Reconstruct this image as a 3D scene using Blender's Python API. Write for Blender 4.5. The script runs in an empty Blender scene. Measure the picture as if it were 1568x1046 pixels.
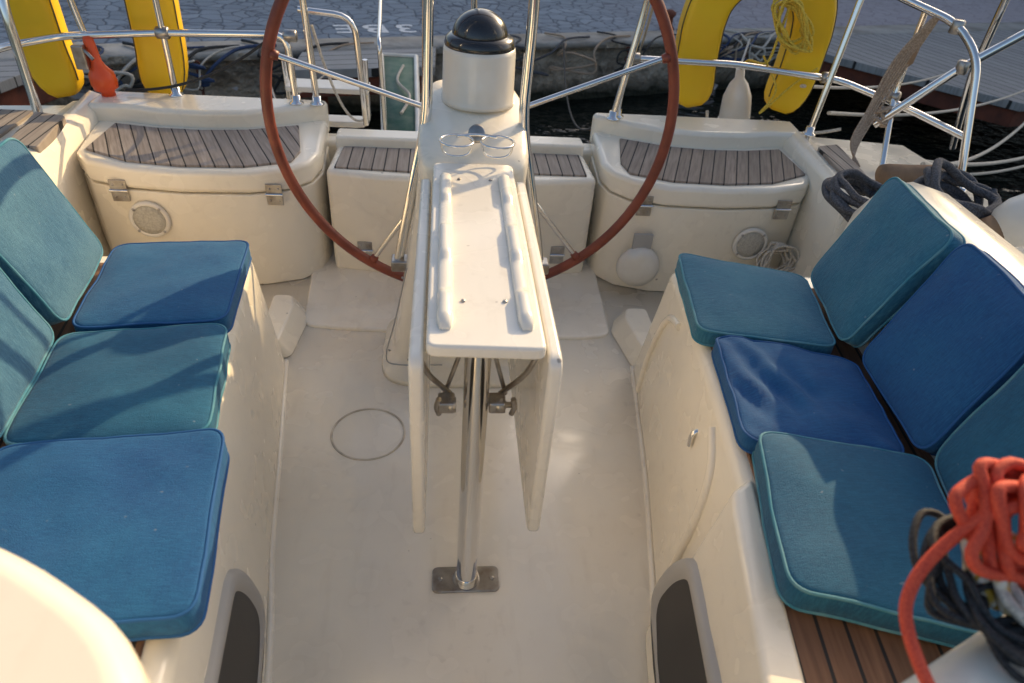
import bpy, math, random
from mathutils import Vector, Matrix, noise
random.seed(4)
S=bpy.context.scene
COL=S.collection
# ---------------------------------------------------------------- materials
def nodes(name):
    m=bpy.data.materials.new(name); m.use_nodes=True
    nt=m.node_tree; b=nt.nodes['Principled BSDF']
    return m,nt,b
def N(nt,t,**k):
    n=nt.nodes.new(t)
    for a,v in k.items(): setattr(n,a,v)
    return n
def mixc(nt,fac,c1,c2,bt='MIX'):
    n=N(nt,'ShaderNodeMix',data_type='RGBA',blend_type=bt)
    for i,v in ((0,fac),(6,c1),(7,c2)):
        if hasattr(v,'links'): nt.links.new(v,n.inputs[i])
        elif i==0: n.inputs[0].default_value=v
        else: n.inputs[i].default_value=(*v,1)
    return n.outputs[2]
def math_(nt,op,a,b=0.0):
    n=N(nt,'ShaderNodeMath',operation=op)
    for i,v in ((0,a),(1,b)):
        if hasattr(v,'links'): nt.links.new(v,n.inputs[i])
        else: n.inputs[i].default_value=v
    return n.outputs[0]
def ntex(nt,scale,detail=4,vec=None,sc=None,rot=None):
    tc=N(nt,'ShaderNodeTexCoord'); mp=N(nt,'ShaderNodeMapping')
    nt.links.new(vec or tc.outputs['Object'],mp.inputs[0])
    if sc: mp.inputs['Scale'].default_value=sc
    if rot: mp.inputs['Rotation'].default_value=rot
    n=N(nt,'ShaderNodeTexNoise'); n.inputs['Scale'].default_value=scale; n.inputs['Detail'].default_value=detail
    nt.links.new(mp.outputs[0],n.inputs['Vector'])
    return n.outputs['Fac']
def ramp(nt,v,a,b):
    n=N(nt,'ShaderNodeMapRange'); nt.links.new(v,n.inputs[0])
    n.inputs[1].default_value=a; n.inputs[2].default_value=b
    return n.outputs[0]
def bump(nt,b,h,st=.2,d=.002):
    n=N(nt,'ShaderNodeBump'); n.inputs['Strength'].default_value=st; n.inputs['Distance'].default_value=d
    nt.links.new(h,n.inputs['Height']); nt.links.new(n.outputs[0],b.inputs['Normal'])
def simple(name,c,rough=.5,metal=0,c2=None,scale=8,bs=0,bscale=200,bd=.001,**kw):
    m,nt,b=nodes(name)
    b.inputs['Base Color'].default_value=(*c,1); b.inputs['Roughness'].default_value=rough; b.inputs['Metallic'].default_value=metal
    if c2: nt.links.new(mixc(nt,ramp(nt,ntex(nt,scale,3),.35,.7),c,c2),b.inputs['Base Color'])
    if bs: bump(nt,b,ntex(nt,bscale,2),bs,bd)
    for k,v in kw.items(): b.inputs[k.replace('_',' ')].default_value=v
    return m
def gelcoat(name,c,dirt,amt=.5,spots=.6,grip=.06):
    m,nt,b=nodes(name)
    big=ramp(nt,ntex(nt,2.2,4),.45,.8); fine=ramp(nt,ntex(nt,34,4),.58,.74); streak=ramp(nt,ntex(nt,7,3,sc=(5,1,5)),.58,.8)
    col=mixc(nt,math_(nt,'MULTIPLY',big,amt),c,dirt)
    col=mixc(nt,math_(nt,'MULTIPLY',math_(nt,'MULTIPLY',fine,math_(nt,'ADD',big,.06)),spots),col,tuple(x*.62 for x in dirt))
    col=mixc(nt,math_(nt,'MULTIPLY',streak,amt*.35),col,tuple(x*.8 for x in dirt))
    speck=ramp(nt,ntex(nt,31,1),.80,.83)
    col=mixc(nt,math_(nt,'MULTIPLY',speck,.6),col,(.10,.07,.045))
    nt.links.new(col,b.inputs['Base Color'])
    nt.links.new(math_(nt,'ADD',math_(nt,'MULTIPLY',ntex(nt,9,2),.30),.10),b.inputs['Roughness'])
    b.inputs['Coat Weight'].default_value=.3; b.inputs['Coat Roughness'].default_value=.12
    bump(nt,b,ntex(nt,260,1),grip,.001)
    return m
GEL=gelcoat('gelcoat',(.92,.84,.685),(.76,.63,.45),.3,.3)
FLOOR=gelcoat('gelcoat_floor',(.92,.845,.71),(.72,.59,.43),.55,.55,.15)
TABLE=gelcoat('gelcoat_table',(.88,.83,.73),(.70,.62,.50),.35,.35)
def teak(name,c1,c2,pitch,rot,line=.11,grain=(1,14,1)):
    m,nt,b=nodes(name)
    tc=N(nt,'ShaderNodeTexCoord'); mp=N(nt,'ShaderNodeMapping'); mp.inputs['Rotation'].default_value=(0,0,rot)
    nt.links.new(tc.outputs['Object'],mp.inputs[0])
    sx=N(nt,'ShaderNodeSeparateXYZ'); nt.links.new(mp.outputs[0],sx.inputs[0])
    t=math_(nt,'DIVIDE',sx.outputs[0],pitch)
    fr=math_(nt,'FRACT',t); fl=math_(nt,'FLOOR',t)
    wn=N(nt,'ShaderNodeTexWhiteNoise',noise_dimensions='1D'); nt.links.new(fl,wn.inputs['W'])
    g=ntex(nt,6,5,vec=mp.outputs[0],sc=(22,1.4,1))
    col=mixc(nt,ramp(nt,g,.3,.7),c1,c2)
    col=mixc(nt,math_(nt,'MULTIPLY',wn.outputs['Value'],.5),col,tuple(x*.55 for x in c1))
    ln=math_(nt,'LESS_THAN',fr,line)
    col=mixc(nt,ln,col,(.018,.017,.017))
    nt.links.new(col,b.inputs['Base Color']); b.inputs['Roughness'].default_value=.75
    h=math_(nt,'SUBTRACT',g,math_(nt,'MULTIPLY',ln,1.5))
    bump(nt,b,h,.6,.002)
    return m
TEAK_L=teak('teak_weathered_l',(.40,.345,.30),(.22,.18,.15),.041,-.42)
TEAK_R=teak('teak_weathered_r',(.38,.31,.25),(.21,.165,.13),.041,.35)
TEAK_C=teak('teak_weathered_c',(.42,.36,.30),(.26,.21,.17),.041,0)
TEAK_S=teak('teak_seat',(.24,.125,.07),(.14,.07,.04),.043,-.12,.13)
TEAK_S2=teak('teak_seat_r',(.24,.125,.07),(.14,.07,.04),.043,.14,.13)
def fabric(name,c,fade,amt=.6,sheen=.12):
    m,nt,b=nodes(name)
    n=ramp(nt,ntex(nt,4.5,4),.38,.72); st=ramp(nt,ntex(nt,55,3,sc=(1,11,1)),.42,.66); st2=ramp(nt,ntex(nt,60,2,sc=(9,1,1)),.5,.7)
    col=mixc(nt,math_(nt,'MULTIPLY',n,amt),c,fade)
    col=mixc(nt,math_(nt,'MULTIPLY',st,.38),col,tuple(min(1,x*1.3+.008) for x in fade))
    col=mixc(nt,math_(nt,'MULTIPLY',st2,.22),col,tuple(x*.6 for x in c))
    sp=ramp(nt,ntex(nt,70,1),.77,.80)
    col=mixc(nt,math_(nt,'MULTIPLY',sp,.35),col,(.3,.34,.36))
    nt.links.new(col,b.inputs['Base Color']); b.inputs['Roughness'].default_value=.85
    b.inputs['Sheen Weight'].default_value=sheen; b.inputs['Sheen Roughness'].default_value=.4
    bump(nt,b,math_(nt,'ADD',ntex(nt,500,1,sc=(1,2,1)),math_(nt,'MULTIPLY',ntex(nt,12,3),2.2)),.45,.003)
    return m
BLUE=fabric('fabric_blue',(.003,.066,.21),(.008,.12,.27),sheen=.06)
TEAL=fabric('fabric_teal',(.003,.078,.165),(.010,.13,.225))
TEAL1=fabric('fabric_mid_blue',(.004,.080,.215),(.014,.14,.27))
FADED_SUNLIT=fabric('fabric_faded_sunlit',(.018,.105,.20),(.09,.22,.29),.7,.3)  # faded cloth, paled further to put sunlight on the port backrests into its colour
TEAL2=fabric('fabric_teal_green',(.010,.112,.20),(.05,.21,.275),.6,.2)
PIPE_B=simple('piping_blue',(.008,.085,.25),.8); PIPE_T=simple('piping_teal',(.03,.19,.27),.8,c2=(.12,.28,.33),scale=20)
STEEL=simple('stainless_steel',(.80,.78,.75),.10,1,bs=.05,bscale=40)
STEELD=simple('brushed_steel',(.5,.48,.45),.35,1,c2=(.3,.26,.22),scale=30)
LEATHER=simple('wheel_leather',(.27,.06,.03),.42,0,c2=(.16,.034,.018),scale=14,bs=.4,bscale=160,bd=.002)
BLACK=simple('black_plastic',(.012,.012,.013),.25,Coat_Weight=.6)
DARK=simple('dark_gap',(.01,.01,.01),.8)
GLASSD=simple('tinted_glass',(.022,.018,.014),.35,Specular_IOR_Level=.3)
GREYF=simple('grey_frame',(.42,.40,.37),.45)
YELLOW=simple('yellow_vinyl',(.92,.58,.01),.42,c2=(.86,.49,.008),scale=5,bs=.4,bscale=10,bd=.01)
YSEAM=simple('buoy_seam',(.10,.075,.03),.7)
ORANGE=simple('orange_plastic',(.85,.10,.02),.35)
WHITE=simple('white_plastic',(.82,.78,.70),.3,c2=(.72,.65,.54),scale=9,Coat_Weight=.3)
MESHG=simple('vent_mesh',(.60,.57,.49),.7,c2=(.45,.42,.36),scale=160,bs=1,bscale=260,bd=.003)
TAN=simple('tan_canvas',(.36,.22,.12),.85,c2=(.22,.13,.08),scale=12,bs=.6,bscale=30,bd=.006)
def ropemat(name,c,c2,sc=220,bd=.0012):
    m,nt,b=nodes(name)
    n=ramp(nt,ntex(nt,sc,1),.42,.58)
    nt.links.new(mixc(nt,n,c,c2),b.inputs['Base Color']); b.inputs['Roughness'].default_value=.75
    bump(nt,b,n,.35,bd); return m
RRED=ropemat('rope_red',(.74,.095,.04),(.62,.06,.028),420,.0006); RBLK=ropemat('rope_black',(.015,.015,.015),(.04,.04,.04),420,.0006)
RWHT=ropemat('rope_white',(.66,.60,.50),(.46,.41,.34)); RYEL=ropemat('rope_yellow',(.80,.58,.08),(.6,.4,.04))
RBGE=ropemat('rope_beige',(.50,.37,.26),(.34,.24,.16))
RGRY=ropemat('rope_grey',(.10,.10,.11),(.05,.05,.055)); RFLK=ropemat('rope_fleck',(.70,.66,.55),(.5,.3,.03),110,.0008)
# ---------------------------------------------------------------- geometry helpers
def obj(name,me,mat=None,parent=None,smooth=True):
    o=bpy.data.objects.new(name,me); COL.objects.link(o)
    if mat: me.materials.append(mat)
    if smooth:
        for p in me.polygons: p.use_smooth=True
    if parent: o.parent=parent
    return o
def empty(name,parent=None):
    o=bpy.data.objects.new(name,None); COL.objects.link(o); o.empty_display_size=.1
    if parent: o.parent=parent
    return o
def bev(o,w,seg=3,ang=35):
    m=o.modifiers.new('bevel','BEVEL'); m.width=w; m.segments=seg; m.limit_method='ANGLE'; m.angle_limit=math.radians(ang); m.harden_normals=True
    return o
def loft(name,rings,mat,parent=None,caps=True,closed=True,smooth=True):
    vs=[tuple(p) for r in rings for p in r]; n=len(rings[0]); fs=[]
    for i in range(len(rings)-1):
        for j in range(n if closed else n-1):
            k=(j+1)%n
            fs.append((i*n+j,i*n+k,(i+1)*n+k,(i+1)*n+j))
    if caps and closed:
        fs.append(tuple(range(n-1,-1,-1))); fs.append(tuple((len(rings)-1)*n+j for j in range(n)))
    me=bpy.data.meshes.new(name); me.from_pydata(vs,[],fs)
    import bmesh
    bm=bmesh.new(); bm.from_mesh(me); bmesh.ops.recalc_face_normals(bm,faces=bm.faces); bm.to_mesh(me); bm.free()
    return obj(name,me,mat,parent,smooth)
def prism(name,pts,z0,z1,mat,parent=None,b=.01,seg=3,top=None):
    top=top or pts
    o=loft(name,[[(x,y,z0) for x,y in pts],[(x,y,z1) for x,y in top]],mat,parent)
    if b: bev(o,b,seg)
    return o
def box(name,x0,x1,y0,y1,z0,z1,mat,parent=None,b=.004):
    return prism(name,[(x0,y0),(x1,y0),(x1,y1),(x0,y1)],z0,z1,mat,parent,b)
def rpoly(pts,r,seg=5):
    out=[]; n=len(pts); P=[Vector(p) for p in pts]
    for i in range(n):
        p=P[i]; a=(P[i-1]-p); c=(P[(i+1)%n]-p)
        t=min(r,a.length*.45,c.length*.45); A=p+a.normalized()*t; C=p+c.normalized()*t
        for k in range(seg+1):
            s=k/seg; out.append(((1-s)**2)*A+2*s*(1-s)*p+s*s*C)
    return out
def cr(pts,n=8,cyc=False):
    P=[Vector(p) for p in pts]; L=len(P); out=[]
    for i in range(L if cyc else L-1):
        if cyc: a,b,c,d=P[i-1],P[i],P[(i+1)%L],P[(i+2)%L]
        else: a,b,c,d=P[max(i-1,0)],P[i],P[i+1],P[min(i+2,L-1)]
        for k in range(n):
            t=k/n
            out.append(.5*((2*b)+(c-a)*t+(2*a-5*b+4*c-d)*t*t+(3*b-a-3*c+d)*t**3))
    if not cyc: out.append(P[-1])
    return out
def tube(name,pts,r,mat,parent=None,cyc=False,sm=8,res=6):
    if sm: pts=cr(pts,sm,cyc)
    cu=bpy.data.curves.new(name,'CURVE'); cu.dimensions='3D'; cu.bevel_depth=r; cu.bevel_resolution=res//2+1; cu.use_fill_caps=True
    sp=cu.splines.new('POLY'); sp.points.add(len(pts)-1)
    for i,p in enumerate(pts): sp.points[i].co=(*p,1)
    sp.use_cyclic_u=cyc
    t=bpy.data.objects.new('t',cu); COL.objects.link(t)
    me=bpy.data.meshes.new_from_object(t); bpy.data.objects.remove(t)
    me.materials.clear()
    return obj(name,me,mat,parent)
def bend(pts,r=.04,seg=5):
    P=[Vector(p) for p in pts]; out=[P[0]]
    for i in range(1,len(P)-1):
        p=P[i]; a=P[i-1]-p; c=P[i+1]-p; t=min(r,a.length*.45,c.length*.45)
        A=p+a.normalized()*t; C=p+c.normalized()*t
        for k in range(seg+1):
            s=k/seg; out.append(((1-s)**2)*A+2*s*(1-s)*p+s*s*C)
    return out+[P[-1]]
def rail(name,pts,r,parent,mat=None,br=.05): return tube(name,bend(pts,br),r,mat or STEEL,parent,sm=0)
def disc(name,c,ax,r,prof,mat,parent=None,n=40):
    ax=Vector(ax).normalized(); u=ax.orthogonal().normalized(); v=ax.cross(u); c=Vector(c)
    rings=[[c+ax*h+(u*math.cos(2*math.pi*i/n)+v*math.sin(2*math.pi*i/n))*(rr*r) for i in range(n)] for rr,h in prof]
    return loft(name,rings,mat,parent)
def torus(name,c,ax,R,r,mat,parent=None,n=48):
    ax=Vector(ax).normalized(); u=ax.orthogonal().normalized(); v=ax.cross(u); c=Vector(c)
    return tube(name,[c+(u*math.cos(2*math.pi*i/n)+v*math.sin(2*math.pi*i/n))*R for i in range(n)],r,mat,parent,True,sm=0)
def screw(c,ax,parent,r=.006):
    return disc('screw',c,ax,r,[(1,0),(1,.001),(.7,.003),(.2,.0032)],STEELD,parent,12)

# ---------------------------------------------------------------- camera
f=1045
Yc=Vector((-99,793,-f)).normalized(); Zc=-(Vector((-120,-1391,-f))); Zc=(Zc-Zc.dot(Yc)*Yc).normalized(); Xc=Yc.cross(Zc)
cam=bpy.data.objects.new('camera',bpy.data.cameras.new('camera')); cam.data.lens=24; cam.data.sensor_width=36
cam.matrix_world=Matrix.Translation((0,0,1.35))@Matrix((Xc,Yc,Zc)).to_4x4()
cam.data.clip_start=.02; cam.data.clip_end=1500
cam.data.dof.use_dof=True; cam.data.dof.focus_distance=1.75; cam.data.dof.aperture_fstop=4.5
COL.objects.link(cam); S.camera=cam
# ---------------------------------------------------------------- light
sdir=Vector((.66,.75,0)).normalized(); el=math.radians(24)
s=Vector((sdir.x*math.cos(el),sdir.y*math.cos(el),math.sin(el)))
sun=bpy.data.objects.new('sun',bpy.data.lights.new('sun','SUN')); sun.data.energy=5.0; sun.data.angle=math.radians(.5); sun.data.color=(1,.74,.42)
sun.rotation_euler=s.to_track_quat('Z','Y').to_euler(); COL.objects.link(sun)
w=bpy.data.worlds.new('World'); S.world=w; w.use_nodes=True; nt=w.node_tree
sk=nt.nodes.new('ShaderNodeTexSky'); sk.sky_type='NISHITA'; sk.sun_disc=False; sk.sun_elevation=el; sk.sun_rotation=math.atan2(s.x,s.y); sk.dust_density=4.0
nt.links.new(sk.outputs[0],nt.nodes['Background'].inputs[0]); nt.nodes['Background'].inputs[1].default_value=.19
S.view_settings.view_transform='Standard'; S.view_settings.look='None'; S.view_settings.exposure=0

# ---------------------------------------------------------------- hull / cockpit
boat=empty('sailboat')
prism('cockpit_floor',[(-1.25,-.1),(1.35,-.1),(1.35,2.62),(-1.25,2.62)],-.06,0,FLOOR,boat,0)
prism('helm_floor_step',rpoly([(-.455,1.86),(-.30,1.84),(.45,1.80),(.565,1.82),(.60,2.5),(-.50,2.5)],.04),-.01,.012,FLOOR,boat,.010,4)
Lb=[(-.25,-.05),(-.33,.69),(-.38,.98),(-.42,1.28),(-.475,1.68),(-1.02,1.68),(-1.0,-.05)]
Lt=[(-.295,-.05),(-.357,.52),(-.415,.94),(-.453,1.27),(-.485,1.57),(-1.02,1.55),(-1.0,-.05)]
Rb=[(.36,-.05),(.44,.65),(.485,.90),(.54,1.20),(.605,1.66),(1.18,1.66),(1.1,-.05)]
Rt=[(.40,-.05),(.467,.44),(.535,.776),(.563,1.0),(.582,1.2),(.607,1.54),(1.18,1.52),(1.1,-.05)]
def lin(poly,y):
    for a,b in zip(poly,poly[1:]):
        if a[1]<=y<=b[1]: return a[0]+(b[0]-a[0])*(y-a[1])/(b[1]-a[1])
    return poly[0][0]
for nm,B,T in (('port_seat',Lb,Lt),('starboard_seat',Rb+[],Rt)):
    B=list(B)
    if len(B)<len(T): B=B[:3]+[((B[2][0]+B[3][0])/2,(B[2][1]+B[3][1])/2)]+B[3:]
    o=loft(nm,[[(x,y,0) for x,y in B],[(b[0]*.5+t[0]*.5,b[1]*.5+t[1]*.5,.22) for b,t in zip(B,T)],[(x,y,.44) for x,y in T]],GEL,boat); bev(o,.026,5,30)
prism('port_seat_teak',[(-.335,-.04),(-.395,.52),(-.45,.94),(-.49,1.27),(-.52,1.52),(-.85,1.50),(-.70,-.04)],.436,.446,TEAK_S,boat,.003)
prism('starboard_seat_teak',[(.43,-.04),(.497,.44),(.562,.776),(.590,1.0),(.608,1.2),(.634,1.49),(1.0,1.44),(.85,-.04)],.436,.446,TEAK_S2,boat,.003)
fr=[]
for z,f_ in ((0,0),(.22,.5),(.42,.95),(.452,1.02)):
    pts=[(lin(Rb,y)*(1-f_)+lin(Rt,y)*f_-.028,y) for y in (0,.2,.44,.6,.72,.765)]
    pts[-1]=(pts[-1][0]+.004,pts[-1][1])
    fr.append([(x,y,z) for x,y in pts]+[(pts[-1][0]+.05,.80,z),(pts[0][0]+.05,0,z)])
bev(loft('starboard_forward_moulding',fr,GEL,boat),.012,4)
def RX(y,z,o): return lin(Rb,y)*(1-z/.44)+lin(Rt,y)*(z/.44)-o
tube('riser_ridge',[(RX(y,z,.002),y,z) for y,z in ((1.50,.04),(1.50,.16),(1.47,.28),(1.42,.36),(1.34,.39))],.010,GEL,boat)
tube('riser_ridge_b',[(RX(y,z,.002),y,z) for y,z in ((.82,.02),(.84,.16),(.86,.28),(.90,.36),(.97,.40))],.010,GEL,boat)
def portlight(nm,B,T,sgn,off):
    P=empty(nm,boat)
    def X(y,z,o): return lin(B,y)*(1-z/.44)+lin(T,y)*(z/.44)+sgn*(off+o)
    base=[(.80,.09),(.785,.20),(.74,.285),(.34,.33),(.30,.06)]
    outl=rpoly(base,.07,7); c=Vector((.54,.19))
    inn=[c+(p-c)*.90 for p in outl]; inn2=[c+(p-c)*.84 for p in outl]; wide=[c+(p-c)*1.04 for p in outl]
    loft('frame',[[(X(y,z,-.01),y,z) for y,z in wide],[(X(y,z,.009),y,z) for y,z in wide],[(X(y,z,.015),y,z) for y,z in outl],[(X(y,z,.015),y,z) for y,z in inn],[(X(y,z,.006),y,z) for y,z in inn2]],GREYF,P,caps=False)
    ys=[.29+i*.03 for i in range(18)]; rr=[]
    for y in ys:
        zt=.33-.045*max(0,(y-.34)/.40)-(0 if y<.72 else (y-.72)*2.0); zb=.07 if y<.76 else .07+(y-.76)*.8
        rr.append([(X(y,zb,.010),y,zb),(X(y,(zb+zt)/2,.010),y,(zb+zt)/2),(X(y,zt-.012,.010),y,zt-.012)])
    loft('pane',rr[:17],GLASSD,P,closed=False)
portlight('port_portlight',Lb,Lt,1,.0); portlight('starboard_portlight',Rb,Rt,-1,.028)
tube('cove_port',[(x-.002,y,-.002) for x,y in Lb[:5]],.009,FLOOR,boat)
tube('cove_starboard',[(x+.002,y,-.002) for x,y in Rb[:5]],.009,FLOOR,boat)
prism('foot_chock_port',rpoly([(-.56,1.66),(-.462,1.70),(-.44,1.90),(-.47,1.98),(-.56,1.98)],.02),0,.06,GEL,boat,.012,4,top=rpoly([(-.56,1.66),(-.50,1.70),(-.485,1.90),(-.50,1.96),(-.56,1.96)],.02))
prism('foot_chock_starboard',rpoly([(.70,1.62),(.602,1.66),(.57,1.85),(.60,1.93),(.70,1.93)],.02),0,.06,GEL,boat,.012,4,top=rpoly([(.70,1.62),(.64,1.66),(.615,1.85),(.63,1.91),(.70,1.91)],.02))
# aft lockers
front=[(-1.19,2.24),(-1.13,2.16),(-1.0,2.115),(-.83,2.095),(-.62,2.105),(-.50,2.145),(-.44,2.21),(-.42,2.30)]
back=[(-.44,2.62),(-1.25,2.62)]
tk=[(-1.155,2.235),(-1.0,2.15),(-.83,2.125),(-.64,2.135),(-.50,2.19),(-.485,2.28),(-.53,2.52),(-.7,2.455),(-.85,2.435),(-1.0,2.44),(-1.15,2.47)]
rim_=[(-1.25,2.50),(-1.12,2.505),(-1.0,2.475),(-.85,2.468),(-.7,2.488),(-.56,2.55),(-.50,2.58),(-.44,2.62),(-.44,2.66),(-1.25,2.66)]
for side,F in (('port',lambda p:p),('starboard',lambda p:[(.14-x,y) for x,y in p])):
    L=empty(side+'_stern_locker',boat)
    prism('body',F([(x,y+.006) for x,y in front]+back),0,.3435,GEL,L,.006,3)
    prism('lid',F(front+back),.346,.425,GEL,L,.022,5)
    prism('teak_top',F(tk),.421,.433,TEAK_L if side=='port' else TEAK_R,L,.003)
    prism('back_rim',F(rim_),.36,.485,GEL,L,.022,5)
C=empty('stern_seat',boat)
prism('body',[(-.398,2.22),(-.2,2.185),(.07,2.175),(.34,2.185),(.535,2.22),(.52,2.50),(-.385,2.50)],0.0,.392,GEL,C,.02,5)
for nm,x0,x1 in (('teak_port',-.37,-.09),('teak_starboard',.23,.50)):
    prism(nm,[(x0,2.235),(x1,2.215 if x0<0 else 2.235),(x1,2.42),(x0+.01,2.42)],.388,.399,TEAK_C,C,.003)
prism('back_rim',rpoly([(-.39,2.43),(.52,2.43),(.52,2.52),(-.39,2.52)],.015),.3,.43,GEL,C,.015,4)
box('gap_back',-.45,.60,2.40,2.45,0,.30,DARK,C,0)
prism('port_end_pad',rpoly([(-1.30,2.08),(-1.20,2.06),(-1.235,2.33),(-1.34,2.36)],.01),.47,.502,TEAK_C,boat,.004)
prism('starboard_end_pad',rpoly([(1.42,2.08),(1.33,2.06),(1.36,2.33),(1.45,2.36)],.01),.47,.502,TEAK_C,boat,.004)
def vent(c,ax,r,parent):
    V=empty('vent',parent)
    disc('ring',c,ax,r,[(1,-.004),(1,.004),(.93,.009),(.82,.009),(.78,.005)],WHITE,V)
    disc('mesh',c,ax,r,[(.80,.0),(.79,.0065),(.5,.0075),(.05,.008)],MESHG,V)
    for a in (.8,2.4,3.9,5.5): screw((c[0]+math.cos(a)*r*.87,c[1]-.008,c[2]+math.sin(a)*r*.87),ax,V,.005)
vent((-.954,2.103,.25),(0,-1,0),.064,boat); vent((1.10,2.103,.215),(0,-1,0),.064,boat)
def hinge(x,y,z,parent=boat):
    H=empty('hinge',parent)
    box('leaf_upper',x-.026,x+.026,y-.006,y,z+.004,z+.035,STEELD,H,.002); box('leaf_lower',x-.026,x+.026,y-.006,y,z-.038,z-.004,STEELD,H,.002)
    tube('pin',[(x-.027,y-.008,z),(x+.027,y-.008,z)],.005,STEEL,H,sm=0)
    for dx in(-.014,.014):
        for dz in(.02,-.022): screw((x+dx,y-.006,z+dz),(0,-1,0),H,.004)
hinge(-1.03,2.118,.345); hinge(-.55,2.122,.345); hinge(.69,2.122,.345); hinge(1.19,2.125,.345)
hinge(-.28,2.20,.10); hinge(.42,2.20,.10)
disc('deck_bag',(.70,2.10,.12),(0,-1,0),.078,[(1,0),(1,.012),(.93,.03),(.6,.04),(.15,.042)],WHITE,boat)
box('bag_hook',.665,.735,2.088,2.10,.19,.25,GREYF,boat,.004)
prism('warning_label',[(1.17,2.101),(1.20,2.104),(1.20,2.108),(1.17,2.106)],.14,.20,YELLOW,boat,0)
def coaming(nm,sgn,cx):
    st=[(-.3,.80,.40,.90,.70,1.05,1.15,.50,1.45),(.4,.82,.40,.92,.72,1.08,1.18,.48,1.6),(1.0,.85,.40,.955,.735,1.12,1.24,.46,1.75),
     (1.42,.885,.40,.99,.74,1.13,1.28,.44,1.83),(1.50,.90,.40,1.0,.72,1.14,1.29,.44,1.84),(1.60,.95,.1,1.03,.62,1.16,1.31,.44,1.85),(1.68,1.05,0,1.09,.54,1.20,1.33,.43,1.86),
     (1.9,1.15,0,1.19,.50,1.26,1.36,.43,1.88),(2.2,1.20,0,1.235,.485,1.30,1.38,.43,1.88),(2.63,1.24,.0,1.26,.485,1.34,1.40,.43,1.84)]
    rings=[]
    for y,a,az,b,bz,c,d,dz,h in st:
        P=[(a,az),(a+(b-a)*.5,az+(bz-az)*.55),(b-.012,bz-.03),(b+.012,bz-.006),((b+c)/2,bz+.004),(c-.02,bz-.01),(c+.01,bz-.035),((c+d)/2,(bz+dz)/2-.01),(d,dz),((d+h)/2,dz-.01),(h-.02,dz-.02),(h,dz-.05),(h-.02,-.5),(h-.2,-1.0)]
        rings.append([(cx+sgn*x,y,z) for x,z in P])
    return loft(nm,rings,GEL,boat,closed=False)
coaming('port_coaming',-1,.02); coaming('starboard_coaming',1,.08)
box('transom',-1.84,1.94,2.56,2.66,-1.0,.36,GEL,boat,.02)
prism('swim_platform',rpoly([(-.9,2.6),(1.0,2.6),(.9,2.95),(-.8,2.95)],.08),-.45,-.35,GEL,boat,.02)
prism('side_deck_teak',[(-1.60,1.7),(-1.44,1.7),(-1.45,2.55),(-1.62,2.55)],.40,.436,TEAK_C,boat,.003)
prism('cabin_top_port',rpoly([(-.75,-.2),(-.2,-.2),(-.15,.12),(-.225,.30),(-.355,.385),(-.75,.53)],.06),.40,.85,GEL,boat,.05,6)
prism('cabin_top_starboard',rpoly([(.9,-.2),(.30,-.2),(.27,.10),(.345,.245),(.45,.29),(.60,.355),(.9,.40)],.05),.40,.80,GEL,boat,.03,6)
torus('floor_plate_ring',(-.20,1.365,.0005),(0,0,1),.098,.003,simple('grime',(.50,.43,.34),.9,c2=(.78,.71,.60),scale=18),boat)
disc('riser_latch',(.565,1.03,.335),(-1,0,.1),.020,[(1,-.01),(1,.006),(.7,.010),(.2,.010)],STEEL,boat,20)
tube('riser_latch_lever',[(.56,1.03,.335),(.545,1.03,.325),(.543,1.025,.295)],.006,STEEL,boat)
# ---------------------------------------------------------------- cushions
def cushion(corners,normal,t,mat,pmat,puff=.012,wr=.004,r=.035,name='seat_cushion',wf=7,seed=0,lo=0):
    E=empty(name); n=Vector(normal).normalized()
    P=[Vector(c) for c in corners]; seg=6; out=[]
    for i in range(4):
        p=P[i]; a=P[i-1]-p; c=P[(i+1)%4]-p
        A=p+a.normalized()*r; Cc=p+c.normalized()*r
        last=P[(i+1)%4]-(c.normalized()*r)
        for k in range(seg+1):
            q=k/seg; out.append(((1-q)**2)*A+2*q*(1-q)*p+q*q*Cc)
        for k in range(1,9): out.append(Cc.lerp(last,k/9))
    cen=sum(out,Vector())/len(out)
    rings=[]
    def ring(sc,h):
        R=[]
        for p in out:
            d=p-cen; q=cen+d*sc
            wv=noise.noise(q*wf+Vector((seed,seed*2,0)))+.5*noise.noise(q*wf*2.7+Vector((seed,0,3)))
            if lo: wv+=lo*math.sin(q.x*95+q.y*30+3*noise.noise(q*6))*max(0,noise.noise(q*5+Vector((9,seed,0)))+.1)
            R.append(q+n*(h+ (wr*wv if h>t*.5 else 0))+d.normalized()*(.005*noise.noise(q*12+Vector((0,seed,0)))))
        rings.append(R)
    ring(.6,0); ring(.975,0); ring(.993,t*.12); ring(1.004,t*.45); ring(1.0,t*.8); ring(.992,t*.93); ring(.975,t)
    for k in (.955,.93,.90,.86,.82,.77,.72,.66,.6,.54,.48,.42,.36,.3,.24,.18,.12,.07,.03): ring(k,t+puff*(1-k**4))
    loft('cover',rings,mat,E)
    tube('piping_top',[q+n*.0015 for q in rings[5]],.0028,pmat,E,True,sm=0)
    tube('piping_bottom',[q+n*0 for q in rings[2]],.003,pmat,E,True,sm=0)
    return E
UP=(0,0,1)
z=.449
cushion([(-.448,1.20,z),(-.475,1.545,z),(-.775,1.50,z),(-.745,1.165,z)],UP,.046,TEAL1,PIPE_B,seed=1)
cushion([(-.395,.865,z),(-.44,1.19,z),(-.75,1.145,z),(-.715,.84,z)],UP,.046,TEAL,PIPE_T,seed=2)
cushion([(-.320,.525,z),(-.362,.865,z+.012),(-.71,.825,z+.012),(-.66,.50,z)],UP,.050,BLUE,PIPE_B,seed=3,puff=.006,wr=.006)
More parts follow.
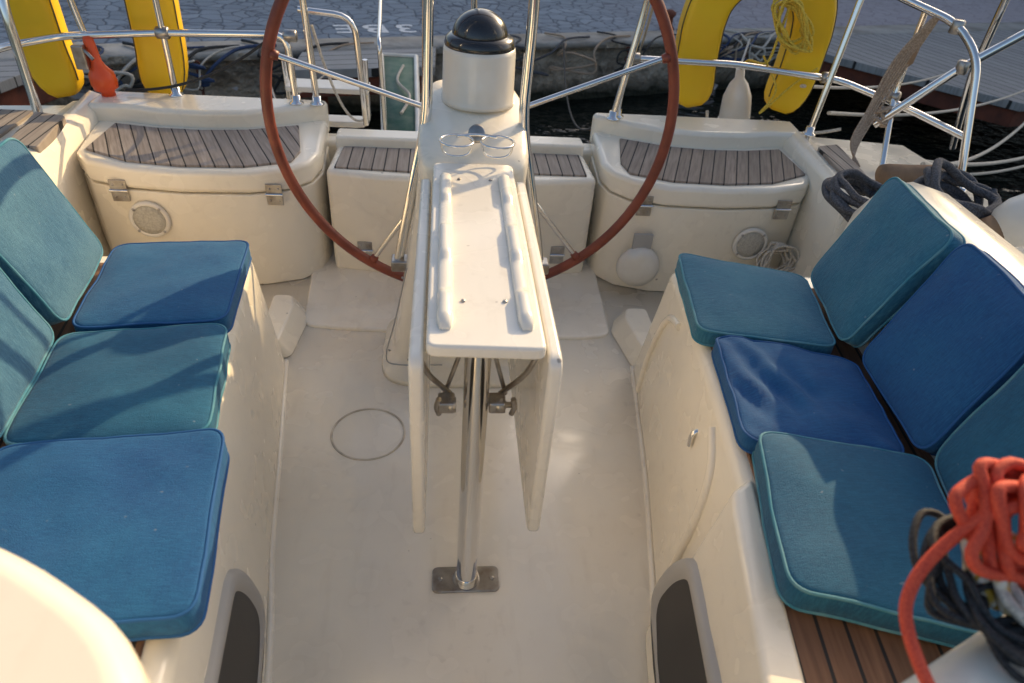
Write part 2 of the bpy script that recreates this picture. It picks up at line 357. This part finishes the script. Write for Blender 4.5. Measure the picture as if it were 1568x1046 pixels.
cushion([(.562,1.185,z),(.61,1.53,z),(.918,1.43,z),(.862,1.12,z)],UP,.046,TEAL2,PIPE_T,seed=4)
cushion([(.553,.855,z),(.595,1.18,z),(.885,1.09,z),(.85,.80,z)],UP,.040,BLUE,PIPE_B,seed=5,wr=.009,wf=9,lo=1.8)
cushion([(.503,.535,z+.004),(.575,.865,z+.004),(.868,.79,z+.004),(.79,.45,z+.004)],UP,.050,TEAL,PIPE_T,seed=6)
def backrest(b0,b1,t0,t1,mat,pm,seed):
    a=Vector(b1)-Vector(b0); c=Vector(t0)-Vector(b0); n=a.cross(c).normalized()
    mid=Vector((.06,1.1,.5))
    if n.dot(mid-Vector(b0))<0: n=-n
    th=.042
    cs=[Vector(p)-n*th for p in (b0,b1,t1,t0)]
    cushion(cs,n,th,mat,pm,name='backrest_cushion',seed=seed,r=.035,wr=.005)
backrest((-.785,1.475,.50),(-.748,1.165,.50),(-.875,1.44,.785),(-.85,1.15,.785),FADED_SUNLIT,PIPE_T,11)
backrest((-.75,1.14,.50),(-.712,.83,.50),(-.85,1.13,.785),(-.82,.82,.785),FADED_SUNLIT,PIPE_T,12)
backrest((.925,1.425,.50),(.868,1.125,.50),(1.045,1.44,.77),(1.005,1.13,.77),TEAL2,PIPE_T,13)
backrest((.885,1.085,.50),(.86,.80,.50),(1.01,1.11,.775),(.985,.83,.775),BLUE,PIPE_B,14)
backrest((.872,.79,.50),(.80,.45,.50),(.98,.81,.775),(.93,.48,.775),TEAL,PIPE_T,15)
# ---------------------------------------------------------------- cockpit table
T=empty('cockpit_table')
prism('top',rpoly([(-.026,.862),(.168,.855),(.168,1.60),(-.026,1.60)],.018),.665,.69,TABLE,T,.007,4)
for nm,x in (('fiddle_left',.004),('fiddle_right',.140)):
    rings=[]; nk=60
    for k in range(nk+1):
        y=.905+k/nk*.62; e_=min(1,k/2.0,(nk-k)/2.0)
        u=k/nk; h=.009+.010*max(0,min(1,math.sin(u*math.pi*5+.6)*2.2+.6)); h=h*(.35+.65*e_); wdt=.0135*(.6+.4*e_)
        rings.append([(x-wdt,y,.687),(x-wdt,y,.69+h*.45),(x-wdt*.7,y,.69+h*.85),(x,y,.69+h),(x+wdt*.7,y,.69+h*.85),(x+wdt,y,.69+h*.45),(x+wdt,y,.687)])
    loft(nm,rings,TABLE,T)
for nm,x0,x1 in (('leaf_left',-.054,-.030),('leaf_right',.172,.196)):
    o2=rpoly([(.845,.672),(1.56,.672),(1.56,.26),(1.45,.225),(.845,.225)],.03)
    o=loft(nm,[[(x0,a,b) for a,b in o2],[(x1,a,b) for a,b in o2]],TABLE,T); bev(o,.008,4)
tube('post',[(.058,.90,.0),(.060,.90,.665)],.0225,STEEL,T,sm=0,res=16)
prism('post_base',rpoly([(-.018,.868),(.132,.868),(.132,.932),(-.018,.932)],.015),.0,.007,STEELD,T,.002)
disc('post_collar',(.058,.90,.007),UP,.03,[(1,0),(1,.004),(.8,.018),(.76,.02)],STEEL,T)
for x,y in ((0,.9),(.115,.9)): screw((x,y,.007),UP,T,.006)
for x,y in ((.035,.99),(.108,.99),(.035,1.5),(.108,1.5)): screw((x,y,.69),UP,T,.0045)
for sx in (-1,1):
    cx=.06+sx*.045
    rail('leaf_strut',[(cx,.93,.53),(.06+sx*.085,.90,.60),(.06+sx*.10,.89,.655)],.005,T,STEELD)
    rail('leaf_strut_b',[(cx+sx*.01,.93,.53),(.06+sx*.02,.92,.665)],.004,T,STEELD)
    disc('clamp_knob',(cx,.90,.53),(sx,0,0),.014,[(1,-.01),(1,.0),(.8,.006),(.4,.010),(.4,.022),(.2,.024)],STEELD,T,16)
    box('clamp_block',cx-.022,cx+.008,.888,.922,.518,.542,STEELD,T,.004)
    tube('clamp_wing',[(cx+sx*.02,.90,.508),(cx+sx*.024,.895,.53),(cx+sx*.02,.89,.552)],.005,STEELD,T)
# ---------------------------------------------------------------- pedestal
P=empty('steering_pedestal')
def sect(cx,hw,y0,y1,z,n=40,e=4.5,tilt=0):
    out=[]; cy=(y0+y1)/2; hy=(y1-y0)/2
    for i in range(n):
        a=2*math.pi*i/n; c,s_=math.cos(a),math.sin(a)
        x=math.copysign(abs(c)**(2/e),c); y=math.copysign(abs(s_)**(2/e),s_)
        out.append((cx+hw*x,cy+hy*y,z+tilt*y))
    return out
cx=.075
loft('column',[sect(cx,.262,1.555,1.93,0),sect(cx,.258,1.56,1.93,.018),sect(cx,.235,1.60,1.925,.03),sect(cx,.222,1.615,1.92,.06),sect(cx,.185,1.65,1.90,.30),sect(cx,.155,1.66,1.90,.50),
  sect(cx,.142,1.62,1.90,.62,tilt=.02),sect(cx,.143,1.595,1.93,.695,tilt=.035),sect(cx,.139,1.605,1.955,.725,tilt=.045),sect(cx,.125,1.635,1.965,.738,tilt=.045),sect(cx,.05,1.7,1.9,.745,tilt=.016)],GEL,P)
tube('hatch_seam',[(-.10,1.645,.36),(-.135,1.625,.20),(-.165,1.605,.08),(-.13,1.598,.055),(.0,1.598,.055)],.0022,GREYF,P,sm=4)
for q in ((-.112,1.643,.33),(-.155,1.61,.10),(-.10,1.603,.07)): screw(q,(-.3,-1,.1),P,.004)
disc('compass_pod',(.09,1.89,.752),UP,.097,[(1.06,0),(1.03,.010),(1,.018),(.985,.130),(.96,.141),(.86,.143),(.84,.135)],WHITE,P,56)
disc('compass_bezel',(.09,1.89,.888),UP,.088,[(1.04,0),(1.06,.012),(1.0,.026),(.86,.034)],BLACK,P,56)
disc('compass_dome',(.09,1.89,.914),UP,.074,[(math.cos(a*math.pi/20),.074*.9*math.sin(a*math.pi/20)) for a in range(0,10)]+[(.04,.0665)],BLACK,P,56)
rail('guard_port',[(-.13,1.745,.32),(-.115,1.75,.40),(-.045,1.775,.74),(-.042,1.79,1.0),(-.03,1.80,1.28),(.06,1.80,1.34)],.014,P,br=.06)
rail('guard_starboard',[(.285,1.745,.32),(.272,1.75,.40),(.205,1.775,.74),(.212,1.79,1.0),(.205,1.80,1.28),(.06,1.80,1.34)],.014,P,br=.06)
box('rail_foot_port',-.15,-.10,1.72,1.77,.30,.335,STEELD,P,.006); box('rail_foot_stbd',.262,.312,1.72,1.77,.30,.335,STEELD,P,.006)
CH=empty('cup_holder')
for x in (.03,.128):
    torus('ring',(x,1.60,.745),(0,0,1),.040,.003,STEEL,CH)
    tube('basket',[(x-.038,1.60,.745),(x-.03,1.60,.715),(x,1.60,.706),(x+.03,1.60,.715),(x+.038,1.60,.745)],.0025,STEEL,CH)
disc('mount',(.08,1.66,.742),(0,-1,.6),.022,[(1,-.01),(1,.004),(.8,.006),(.2,.006)],STEELD,CH,20)
tube('arm',[(.03,1.63,.745),(.08,1.645,.745),(.128,1.63,.745)],.004,STEEL,CH)
# ---------------------------------------------------------------- wheel
W=empty('steering_wheel'); wc=Vector((.09,2.03,.65)); Rw=.60
torus('rim',wc,(0,1,0),Rw,.0165,LEATHER,W,96)
for k in range(5):
    a=math.radians(92.4+72*k); d=Vector((math.cos(a),0,math.sin(a)))
    tube('spoke_%d'%k,[wc+d*.03+Vector((0,-.045,0)),wc+d*.3+Vector((0,-.022,0)),wc+d*(Rw-.005)],.0085,STEEL,W,sm=0)
    disc('spoke_ferrule',wc+d*(Rw-.03)+Vector((0,-.003,0)),d,.012,[(1,0),(1.3,.02),(.8,.024)],LEATHER,W,16)
disc('hub',wc+Vector((0,-.02,0)),(0,-1,0),.05,[(1,-.01),(1,.03),(.7,.04),(.5,.05),(.5,.10)],STEEL,W)
# ---------------------------------------------------------------- stern rails
G=empty('stern_railing')
r=.0125
rail('mid_port',[(-1.55,2.30,.64),(-1.45,2.52,.66),(-1.30,2.60,.68),(-.98,2.63,.70),(-.56,2.63,.715),(-.545,2.60,.48)],r,G)
rail('top_port',[(-1.52,2.2,1.10),(-1.45,2.50,1.12),(-1.30,2.60,1.12),(-.50,2.63,1.12),(-.47,2.60,.48)],r,G)
rail('post_port_a',[(-1.345,2.38,.44),(-1.36,2.42,.8),(-1.37,2.55,1.12)],.015,G)
rail('post_port_b',[(-.98,2.63,.48),(-.98,2.63,1.12)],.011,G)
rail('post_port_c',[(-1.19,2.60,.46),(-1.24,2.62,.70),(-1.28,2.60,1.12)],.011,G)
rail('gate_tube',[(-.51,2.63,.80),(-.32,2.64,.785),(-.30,2.64,.40)],.011,G,br=.07)
rail('mid_stbd',[(.66,2.60,.48),(.68,2.62,.70),(1.10,2.63,.695),(1.50,2.58,.67),(1.72,2.42,.62),(1.86,2.25,.58)],r,G)
rail('top_stbd',[(.645,2.58,.48),(.71,2.62,.86),(.73,2.63,1.10),(1.35,2.62,1.06),(1.60,2.54,.97),(1.72,2.36,.93),(1.76,2.25,.85),(1.80,2.10,.43)],r+.001,G,br=.07)
rail('post_stbd_a',[(1.404,2.50,.44),(1.47,2.57,.97),(1.49,2.59,1.05)],.012,G)
rail('post_stbd_b',[(1.62,2.30,.43),(1.66,2.46,.66),(1.66,2.47,.95)],.011,G)
rail('brace_stbd',[(2.05,2.25,1.05),(1.78,2.33,.80),(1.60,2.42,.56)],.015,G)
rail('brace_stbd_b',[(1.80,2.3,1.25),(1.92,2.45,.75),(2.1,2.6,.42)],.013,G)
for p in ((-1.345,2.38,.44),(-.545,2.60,.485),(-.47,2.60,.485),(.645,2.58,.485),(.668,2.61,.485),(1.404,2.50,.485),(1.80,2.10,.43),(-.98,2.63,.485)):
    disc('rail_foot',p,UP,.026,[(1,0),(1,.004),(.6,.010),(.6,.03)],STEEL,G,20)
for p,ax in (((-.98,2.63,.70),(1,0,0)),((-.545,2.63,.712),(1,0,0)),((1.45,2.585,.675),(1,-.1,0)),((1.66,2.46,.655),(.6,-.7,0)),((1.72,2.36,.92),(0,0,1)),((.70,2.62,.70),(1,0,0)),((1.64,2.44,.60),(.6,-.7,0)),((1.78,2.33,.80),(0,0,1))):
    disc('rail_clamp',p,ax,.021,[(.8,-.022),(1,-.018),(1,.018),(.8,.022)],STEELD,G,16)
LD=empty('boarding_ladder')
rail('side_a',[(-.60,2.72,.62),(-.60,2.74,.36),(-.30,2.74,.36),(-.30,2.72,.62)],.010,LD)
prism('step',rpoly([(-.60,2.68),(-.29,2.68),(-.29,2.79),(-.60,2.79)],.015),.50,.52,WHITE,LD,.004)
prism('step_low',rpoly([(-.58,2.69),(-.31,2.69),(-.31,2.77),(-.58,2.77)],.015),.37,.39,WHITE,LD,.004)
# ---------------------------------------------------------------- gangway
GW=empty('gangway')
GREEN=simple('green_grip',(.07,.16,.12),.8,c2=(.16,.23,.18),scale=14,bs=.6,bscale=300,bd=.002)
a0,a1,b1,b0=Vector((-.265,3.0,.23)),Vector((-.115,3.0,.23)),Vector((-.160,4.0,.305)),Vector((-.350,4.0,.305))
loft('deck',[[a0,a1,b1,b0],[p-Vector((0,0,.02)) for p in (a0,a1,b1,b0)]],GREEN,GW)
for A,B in ((a0,b0),(a1,b1),(b0,b1)): tube('frame',[A,B],.014,WHITE,GW,sm=0)
rail('handrail',[(-.26,3.0,.24),(-.27,3.0,.62),(-.33,3.9,.64)],.009,GW)
tube('gangway_line',[(-.20,3.2,.26),(-.17,3.4,.28),(-.24,3.6,.29),(-.22,3.8,.31)],.007,RWHT,GW)
# ---------------------------------------------------------------- lifebuoys
def horseshoe(cx_,cy,ztop,zend,half,wd,rot):
    E=empty('horseshoe_lifebuoy')
    zc=ztop-half
    path=[]
    path+= [Vector((-half*.84,0,zend)),Vector((-half*.97,0,zend+(zc-zend)*.4)),Vector((-half,0,zend+(zc-zend)*.8))]
    for k in range(0,9):
        a=math.pi-math.pi*k/8; path.append(Vector((half*math.cos(a),0,zc+half*math.sin(a))))
    path+= [Vector((half,0,zend+(zc-zend)*.8)),Vector((half*.97,0,zend+(zc-zend)*.4)),Vector((half*.84,0,zend))]
    path=cr(path,5); M=Matrix.Rotation(rot,3,'Z'); rings=[]; n=32
    L=len(path)
    for i,p in enumerate(path):
        t=(path[min(i+1,L-1)]-path[max(i-1,0)]).normalized(); side=Vector((0,1,0)).cross(t)
        e=min(i,L-1-i); s_=min(1,(.45,.72,.88,.96)[e] if e<4 else 1)
        ring=[]
        for j in range(n):
            a=2*math.pi*(j+.5)/n; c,s2=math.cos(a),math.sin(a)
            x=math.copysign(abs(c)**.30,c)*wd*.5*s_; y=math.copysign(abs(s2)**.38,s2)*.05*(s_**.5)
            if y<0: y*=1.0-.25*abs(c)**3
            ring.append(M@(p+side*x+Vector((0,y,0)))+Vector((cx_,cy,0)))
        rings.append(ring)
    loft('body',rings,YELLOW,E)
    for j in (n//2+2,n-3):
        tube('seam',[r_[j]+(r_[j]-sum(r_,Vector())/n)*.01 for r_ in rings[2:-2]],.0028,YSEAM,E,sm=0)
    return E
horseshoe(-1.24,2.74,1.0,.44,.20,.165,.08)
horseshoe(1.19,2.75,1.02,.50,.21,.165,-.06)
OL=empty('lifebuoy_light')
disc('float',(-1.205,2.60,.50),(-.1,0,1),.044,[(.5,-.04),(.55,0),(.9,.008),(1,.03),(.95,.06),(.55,.085),(.42,.10),(.40,.17),(.3,.185)],ORANGE,OL,28)
disc('lens',(-1.20,2.60,.46),(-.1,0,1),.018,[(.6,-.02),(1,-.01),(1,.02)],WHITE,OL,20)
box('bracket',-1.27,-1.23,2.56,2.62,.58,.66,STEELD,OL,.005)
tube('strap',[(-1.25,2.59,.65),(-1.22,2.56,.64),(-1.20,2.55,.62)],.006,STEELD,OL)
F=empty('fender')
disc('body',(1.245,2.82,.335),(-.14,0,1),.064,[(.3,-.03),(.8,0),(1,.04),(1,.12),(.9,.19),(.6,.24),(.3,.265),(.28,.30)],WHITE,F,28)
tube('lanyard',[(1.205,2.82,.63),(1.20,2.76,.68),(1.23,2.66,.70),(1.24,2.64,.8),(1.26,2.63,1.1)],.005,RYEL,F)
tube('lanyard_b',[(1.22,2.68,.72),(1.30,2.66,.60),(1.27,2.68,.50),(1.36,2.66,.62),(1.42,2.62,.70)],.004,RYEL,F)
tube('lanyard_c',[(1.05,2.68,.50),(1.08,2.69,.42),(1.14,2.70,.45),(1.20,2.72,.41),(1.30,2.69,.47)],.006,RWHT,F)
F2=empty('fender')
disc('body',(1.50,1.55,.58),(.35,-.1,.25),.07,[(.3,-.03),(.8,0),(1,.04),(1,.22),(.8,.26),(.3,.29)],WHITE,F2,28)
disc('end',(1.495,1.55,.575),(.35,-.1,.25),.045,[(.5,-.05),(1,-.035),(1,0)],TAN,F2,24)
F3=empty('canvas_roll')
disc('roll',(1.50,2.13,.485),(1,.02,0),.036,[(.2,0),(.9,.004),(1,.03),(.95,.12),(1.04,.2),(.9,.27),(.2,.275)],TAN,F3,24)
# ---------------------------------------------------------------- ropes
def coil(name,c,ax,R,r,n,mat,jit=.012,flat=.03,ell=1.0,wob=.25):
    ax=Vector(ax).normalized(); u=ax.orthogonal().normalized(); v=ax.cross(u); c=Vector(c); pts=[]
    sd=random.uniform(0,99)
    for i in range(n*16):
        a=2*math.pi*i/16; q=Vector((math.cos(a)*.8,math.sin(a)*.8,i*.045+sd))
        rr=R*(1+wob*noise.noise(q))
        o_=u*jit*noise.noise(q+Vector((9,0,0)))*1.6+v*jit*noise.noise(q+Vector((0,9,0)))*1.6
        pts.append(c+o_+u*rr*math.cos(a)+v*rr*ell*math.sin(a)+ax*(flat*(i/(n*16)-.5)*2+flat*.6*noise.noise(q+Vector((4,4,0)))))
    E=empty(name); tube('line',pts,r,mat,E,sm=3); return E
coil('rope_coil',(1.20,2.06,.17),(0,-1,.3),.05,.0045,9,RWHT,.02,.02,1,.5)
coil('rope_coil',(1.24,1.80,.545),(.2,-.3,1),.085,.010,7,RGRY,.02,.03)
coil('rope_coil',(1.45,1.70,.565),(.2,-.4,1),.10,.012,10,RGRY,.02,.07)
coil('rope_coil',(1.27,2.62,.85),(.1,1,0),.045,.0045,9,RYEL,.02,.02,2.1,.5)
coil('red_rope',(.520,.360,.872),(.2,-.75,.65),.036,.0056,7,RRED,.018,.020,1.3,.5)
coil('red_rope',(.545,.345,.893),(.5,-.6,.65),.036,.0056,6,RRED,.016,.020,1.05,.5)
E=empty('red_rope')
tube('tail',[(.53,.36,.898),(.50,.355,.905),(.467,.352,.885),(.437,.34,.857),(.415,.322,.838),(.404,.30,.824),(.40,.26,.814),(.40,.20,.808)],.0056,RRED,E)
tube('tail_b',[(.50,.355,.90),(.487,.365,.882),(.492,.36,.862),(.515,.34,.842),(.54,.32,.83),(.57,.31,.825)],.0056,RRED,E)
tube('tail_c',[(.54,.37,.92),(.515,.375,.90),(.50,.37,.87),(.51,.355,.845),(.535,.335,.832),(.57,.325,.83)],.0056,RRED,E)
coil('black_rope',(.505,.335,.825),(.1,-.45,1),.048,.0036,8,RBLK,.018,.014,1.2,.5)
coil('black_rope',(.54,.30,.822),(.0,-.2,1),.06,.0034,5,RBLK,.016,.008,1.0,.5)
coil('flecked_rope',(.52,.34,.838),(.1,-.7,.7),.028,.0058,5,RFLK,.014,.016,1.2,.4)
coil('white_rope',(.545,.32,.826),(.1,-.3,1),.035,.0055,6,RWHT,.014,.010,1.2,.4)
ML=empty('mooring_line')
def sag(a,b,s_,r_,mat,par):
    a=Vector(a); b=Vector(b); tube('line',[a.lerp(b,t/10)-Vector((0,0,s_*4*(t/10)*(1-t/10))) for t in range(11)],r_,mat,par,sm=3)
sag((1.0,2.66,.44),(3.0,7.0,-.15),.35,.010,RWHT,ML); sag((-1.3,2.66,.44),(-2.6,5.6,-.15),.3,.010,RWHT,ML)
sag((1.85,2.4,.42),(6,6.4,-.2),.25,.010,RWHT,ML); sag((1.85,2.5,.40),(6,5.6,-.2),.2,.010,RWHT,ML); sag((1.5,2.65,.42),(5.6,5.2,-.22),.3,.009,RWHT,ML)
sag((.62,2.64,.45),(1.1,6.7,-.2),.3,.006,RBLK,ML); sag((-.5,2.64,.46),(-1.5,6.0,-.2),.3,.007,RWHT,ML); sag((-1.2,2.7,.45),(-.9,5.6,-.25),.15,.006,RWHT,ML)
sag((1.24,2.66,.47),(1.60,2.62,.47),.03,.006,RWHT,ML); sag((-.47,2.64,.75),(-.30,2.66,.42),.12,.005,RWHT,ML)
sag((.95,2.66,.46),(1.25,2.68,.44),.02,.008,RWHT,ML); sag((1.55,2.66,.52),(5.5,6.0,-.1),.12,.008,RWHT,ML); sag((1.4,2.66,.62),(5.2,6.6,-.1),.10,.007,RWHT,ML)
sag((-.62,2.62,.7),(-1.15,2.62,.50),.05,.005,RBLK,ML); sag((.75,2.63,.98),(1.9,7.2,-.1),.3,.006,RWHT,ML)
LB=empty('lashing_lines')
for i in range(7):
    t=i/6
    tube('line',[(1.69-.03*t,2.42,.95-.02*t),(1.655-.06*t,2.44,.78),(1.60-.05*t+random.uniform(-.01,.01),2.42,.62),(1.53-.03*t,2.36,.50+.01*t),(1.50+.03*t,2.30,.44)],.0042,RBGE,LB)
disc('toggle',(1.655,2.45,.76),(.1,0,1),.018,[(.3,0),(1,.02),(.9,.07),(.3,.09)],TAN,LB,16)
for i in range(6):
    a=random.uniform(0,6.28)
    torus('knot',(1.60+random.uniform(-.05,.05),2.42,.60+random.uniform(-.03,.03)),(math.cos(a),.4,math.sin(a)),.022,.007,RBGE,LB,16)
# ---------------------------------------------------------------- quay, water
def mat_pave():
    m,nt,b=nodes('quay_paving')
    tc=N(nt,'ShaderNodeTexCoord'); mp=N(nt,'ShaderNodeMapping'); mp.inputs['Rotation'].default_value=(0,0,-.31)
    nt.links.new(tc.outputs['Object'],mp.inputs[0])
    ds=N(nt,'ShaderNodeTexNoise'); ds.inputs['Scale'].default_value=2.2; nt.links.new(mp.outputs[0],ds.inputs['Vector'])
    ad=N(nt,'ShaderNodeVectorMath',operation='MULTIPLY_ADD'); nt.links.new(ds.outputs['Color'],ad.inputs[0]); ad.inputs[1].default_value=(.3,.3,0); nt.links.new(mp.outputs[0],ad.inputs[2])
    vo=N(nt,'ShaderNodeTexVoronoi',feature='DISTANCE_TO_EDGE'); vo.inputs['Scale'].default_value=6.5; nt.links.new(ad.outputs[0],vo.inputs['Vector'])
    vc=N(nt,'ShaderNodeTexVoronoi'); vc.inputs['Scale'].default_value=6.5; nt.links.new(ad.outputs[0],vc.inputs['Vector'])
    jt=ramp(nt,vo.outputs['Distance'],.0,.08)
    sc_=N(nt,'ShaderNodeSeparateColor'); nt.links.new(vc.outputs['Color'],sc_.inputs[0])
    col=mixc(nt,sc_.outputs[0],(.52,.53,.55),(.40,.41,.435))
    n=ramp(nt,ntex(nt,1.2,5),.4,.7)
    col=mixc(nt,math_(nt,'MULTIPLY',n,.45),col,(.33,.325,.33))
    col=mixc(nt,jt,(.19,.19,.20),col)
    sx=N(nt,'ShaderNodeSeparateXYZ'); nt.links.new(tc.outputs['Object'],sx.inputs[0])
    col=mixc(nt,math_(nt,'MULTIPLY',ramp(nt,sx.outputs[0],1.5,4.0),.6),col,(.50,.39,.39))
    nt.links.new(col,b.inputs['Base Color']); b.inputs['Roughness'].default_value=.8
    bump(nt,b,math_(nt,'ADD',jt,ntex(nt,60,2)),.6,.01); return m
def mat_wall():
    m,nt,b=nodes('quay_wall')
    n=ntex(nt,3.5,6); n2=ntex(nt,14,4)
    col=mixc(nt,ramp(nt,n,.4,.62),(.42,.36,.28),(.18,.155,.12)); col=mixc(nt,math_(nt,'MULTIPLY',ramp(nt,n2,.52,.7),.7),col,(.55,.49,.40))
    tc=N(nt,'ShaderNodeTexCoord'); sx=N(nt,'ShaderNodeSeparateXYZ'); nt.links.new(tc.outputs['Object'],sx.inputs[0])
    wet=ramp(nt,math_(nt,'ADD',sx.outputs[2],math_(nt,'MULTIPLY',n,.3)),-.42,-.56)
    col=mixc(nt,wet,col,(.022,.024,.013)); nt.links.new(col,b.inputs['Base Color']); b.inputs['Roughness'].default_value=.85
    bump(nt,b,math_(nt,'ADD',n,n2),1,.06); return m
QZ=-.21
e=lambda x:6.42+.32*x
Q=empty('quay')
prism('paving',[(-80,e(-80)),(80,e(80)),(80,400),(-80,400)],-1.6,QZ,mat_pave(),Q,0)
rows=[]
for i,zz in enumerate([-1.4,-.9,-.7,-.5,-.36,-.30,QZ-.06,QZ-.05,QZ+.004]):
    row=[]
    for k in range(241):
        x=-12+k*.1; nn=noise.noise(Vector((x*1.3,zz*4,1)))*.07+noise.noise(Vector((x*6,zz*9,4)))*.03
        out_=.10 if i>=7 else (.02 if i==6 else .03)
        row.append((x+.0,e(x)-out_-nn*(1 if i<7 else .25),zz))
    rows.append(row)
rows.append([(p[0],p[1]+.4,QZ+.004) for p in rows[-1]])
loft('wall_face',rows,mat_wall(),Q,closed=False,smooth=False)
kr=[]
for k in range(121):
    x=-12+k*.2; j=.012*noise.noise(Vector((x*3,0,5)))+(0.015 if k%4==0 else 0)
    y0=e(x)-.11+j; y1=e(x)+.26
    kr.append([(x,y0,QZ-.04),(x,y0,QZ+.004),(x,y0+.02,QZ+.016),(x,y1,QZ+.014),(x,y1,QZ-.03)])
loft('kerb_stone',kr,simple('kerb',(.44,.42,.38),.85,c2=(.24,.22,.19),scale=3,bs=1,bscale=14,bd=.02),Q)
PL=teak('dock_planks',(.38,.38,.37),(.24,.235,.23),.13,-.31,.08)
PL2=teak('dock_planks_b',(.42,.42,.41),(.28,.27,.26),.13,1.26,.08)
RUST=simple('rusty_steel',(.18,.05,.026),.8,c2=(.08,.028,.018),scale=8,bs=.5,bscale=40,bd=.004)
J=empty('wooden_jetty')
prism('planks',[(-1.15,5.40),(-.08,5.68),(-.08,e(-.08)-.12),(-1.15,e(-1.15)-.12)],-.27,-.20,PL2,J,.006)
prism('beam',[(-1.12,5.44),(-.12,5.72),(-.12,6.2),(-1.12,5.9)],-.42,-.28,RUST,J,.006)
for x in(-1.0,-.25): tube('pile',[(x,5.75,-1.4),(x,5.75,-.28)],.05,RUST,J,sm=0)
J2=empty('wooden_jetty')
prism('planks',[(3.45,e(3.45)-.12),(3.75,6.75),(4.85,5.45),(7.5,6.3),(7.0,e(7)-.12)],-.27,-.20,PL,J2,.006)
prism('beam',[(3.55,7.3),(3.8,6.8),(4.86,5.50),(7.4,6.35),(7.0,8.4)],-.42,-.28,RUST,J2,.006)
J3=empty('wooden_jetty')
prism('planks',[(-6,3.8),(-2.95,4.60),(-2.75,e(-2.75)-.12),(-6,e(-6)-.12)],-.27,-.20,PL2,J3,.006)
prism('beam',[(-6,3.85),(-3.0,4.65),(-2.8,5.3),(-6,4.3)],-.45,-.28,RUST,J3,.006)
cu=bpy.data.curves.new('t','FONT'); cu.body='3BE'; cu.size=.42; cu.align_x='CENTER'; cu.align_y='CENTER'; cu.extrude=.001; cu.space_character=1.25; cu.offset=.006
t=bpy.data.objects.new('t',cu); COL.objects.link(t); me=bpy.data.meshes.new_from_object(t); bpy.data.objects.remove(t)
o=obj('painted_lettering',me,simple('road_paint',(.85,.85,.83),.7,c2=(.6,.6,.6),scale=25),None,False); o.location=(-.64,6.85,QZ+.005); o.rotation_euler=(0,0,math.pi+.26); o.parent=Q
CHN=empty('mooring_chain')
for x,l in ((1.75,.65),(-1.9,.4),(3.1,.4)):
    for k in range(int(l/.045)):
        c=(x+random.uniform(-.006,.006),e(x)-.17,QZ-.05-k*.045)
        torus('link',c,(1,0,0) if k%2 else (0,1,0),.020,.006,RUST,CHN,12)
BR=empty('mooring_bollard')
disc('post',(2.3,e(2.3)+.35,QZ),UP,.06,[(1.3,0),(1.2,.02),(.8,.05),(.75,.12),(1.1,.14),(1.1,.17),(.5,.19)],RUST,BR,24)
RBLU=ropemat('rope_blue',(.03,.07,.16),(.02,.03,.08))
for i in range(22):
    x=random.uniform(-2.7,3.6)
    if -1.2<x<0: continue
    mt=random.choice([RWHT,RGRY,RBLK,RBGE,RBLU,RWHT]); E=empty('quay_rope')
    y=e(x); pts=[(x-.25,y+.12,QZ+.03),(x-.08,y+.0,QZ+.03)]
    for k in range(7): pts.append((x+random.uniform(-.22,.22),y-.17-.03*random.random(),QZ-.03-k*.035+random.uniform(-.06,.06)))
    pts+=[(x+.2,y-.13,QZ-.05),(x+.35,y+.05,QZ+.03),(x+.6,y+.2,QZ+.03)]
    tube('line',pts,random.uniform(.007,.013),mt,E,sm=5)
m,nt,b=nodes('harbour_water')
b.inputs['Base Color'].default_value=(.004,.007,.006,1); b.inputs['Roughness'].default_value=.06; b.inputs['Specular IOR Level'].default_value=.35
bump(nt,b,math_(nt,'ADD',ntex(nt,2.2,3,sc=(1,2,1)),math_(nt,'MULTIPLY',ntex(nt,9,2),.3)),.5,.12)
prism('water',[(-300,-300),(300,-300),(300,300),(-300,300)],-3,-.75,m,None,0)
# ---------------------------------------------------------------- unseen building, added so that its shadow covers the quay and cockpit floor
B=empty('unseen_shade_building')
PLAST=simple('plaster_wall',(.55,.47,.36),.9,c2=(.45,.38,.29),scale=1.5); WIN=simple('window_glass',(.02,.025,.03),.1); TILE=simple('roof_tiles',(.25,.10,.06),.85,c2=(.17,.07,.05),scale=3)
per=Vector((-sdir.y,sdir.x,0)); DB=18; base=Vector((0,1.5,0))+sdir*DB
def bl(u,d,z): p=base+per*u+sdir*d; return (p.x,p.y,z)
HT=.46+math.tan(el)*DB
def bbox(nm,u0,u1,d0,d1,z0,z1,mt): loft(nm,[[bl(u0,d0,z0),bl(u1,d0,z0),bl(u1,d1,z0),bl(u0,d1,z0)],[bl(u0,d0,z1),bl(u1,d0,z1),bl(u1,d1,z1),bl(u0,d1,z1)]],mt,B,smooth=False)
bbox('walls',-6,11,.2,6,QZ,HT-.35,PLAST); bbox('cornice',-6.2,11.2,0,6.2,HT-.35,HT,PLAST)
loft('roof',[[bl(-6,.8,HT+.002),bl(11,.8,HT+.002),bl(11,6,HT+.002),bl(-6,6,HT+.002)],[bl(-5,3.4,HT+.6),bl(10,3.4,HT+.6),bl(10,3.8,HT+.6),bl(-5,3.8,HT+.6)]],TILE,B,smooth=False)
for fl in range(2):
    for k in range(5):
        u=-5+k*3.2; z0=QZ+1.0+fl*3.4
        bbox('window_frame',u-.1,u+1.3,.12,.22,z0-.1,z0+1.6,WHITE); bbox('window',u,u+1.2,.09,.15,z0,z0+1.5,WIN)
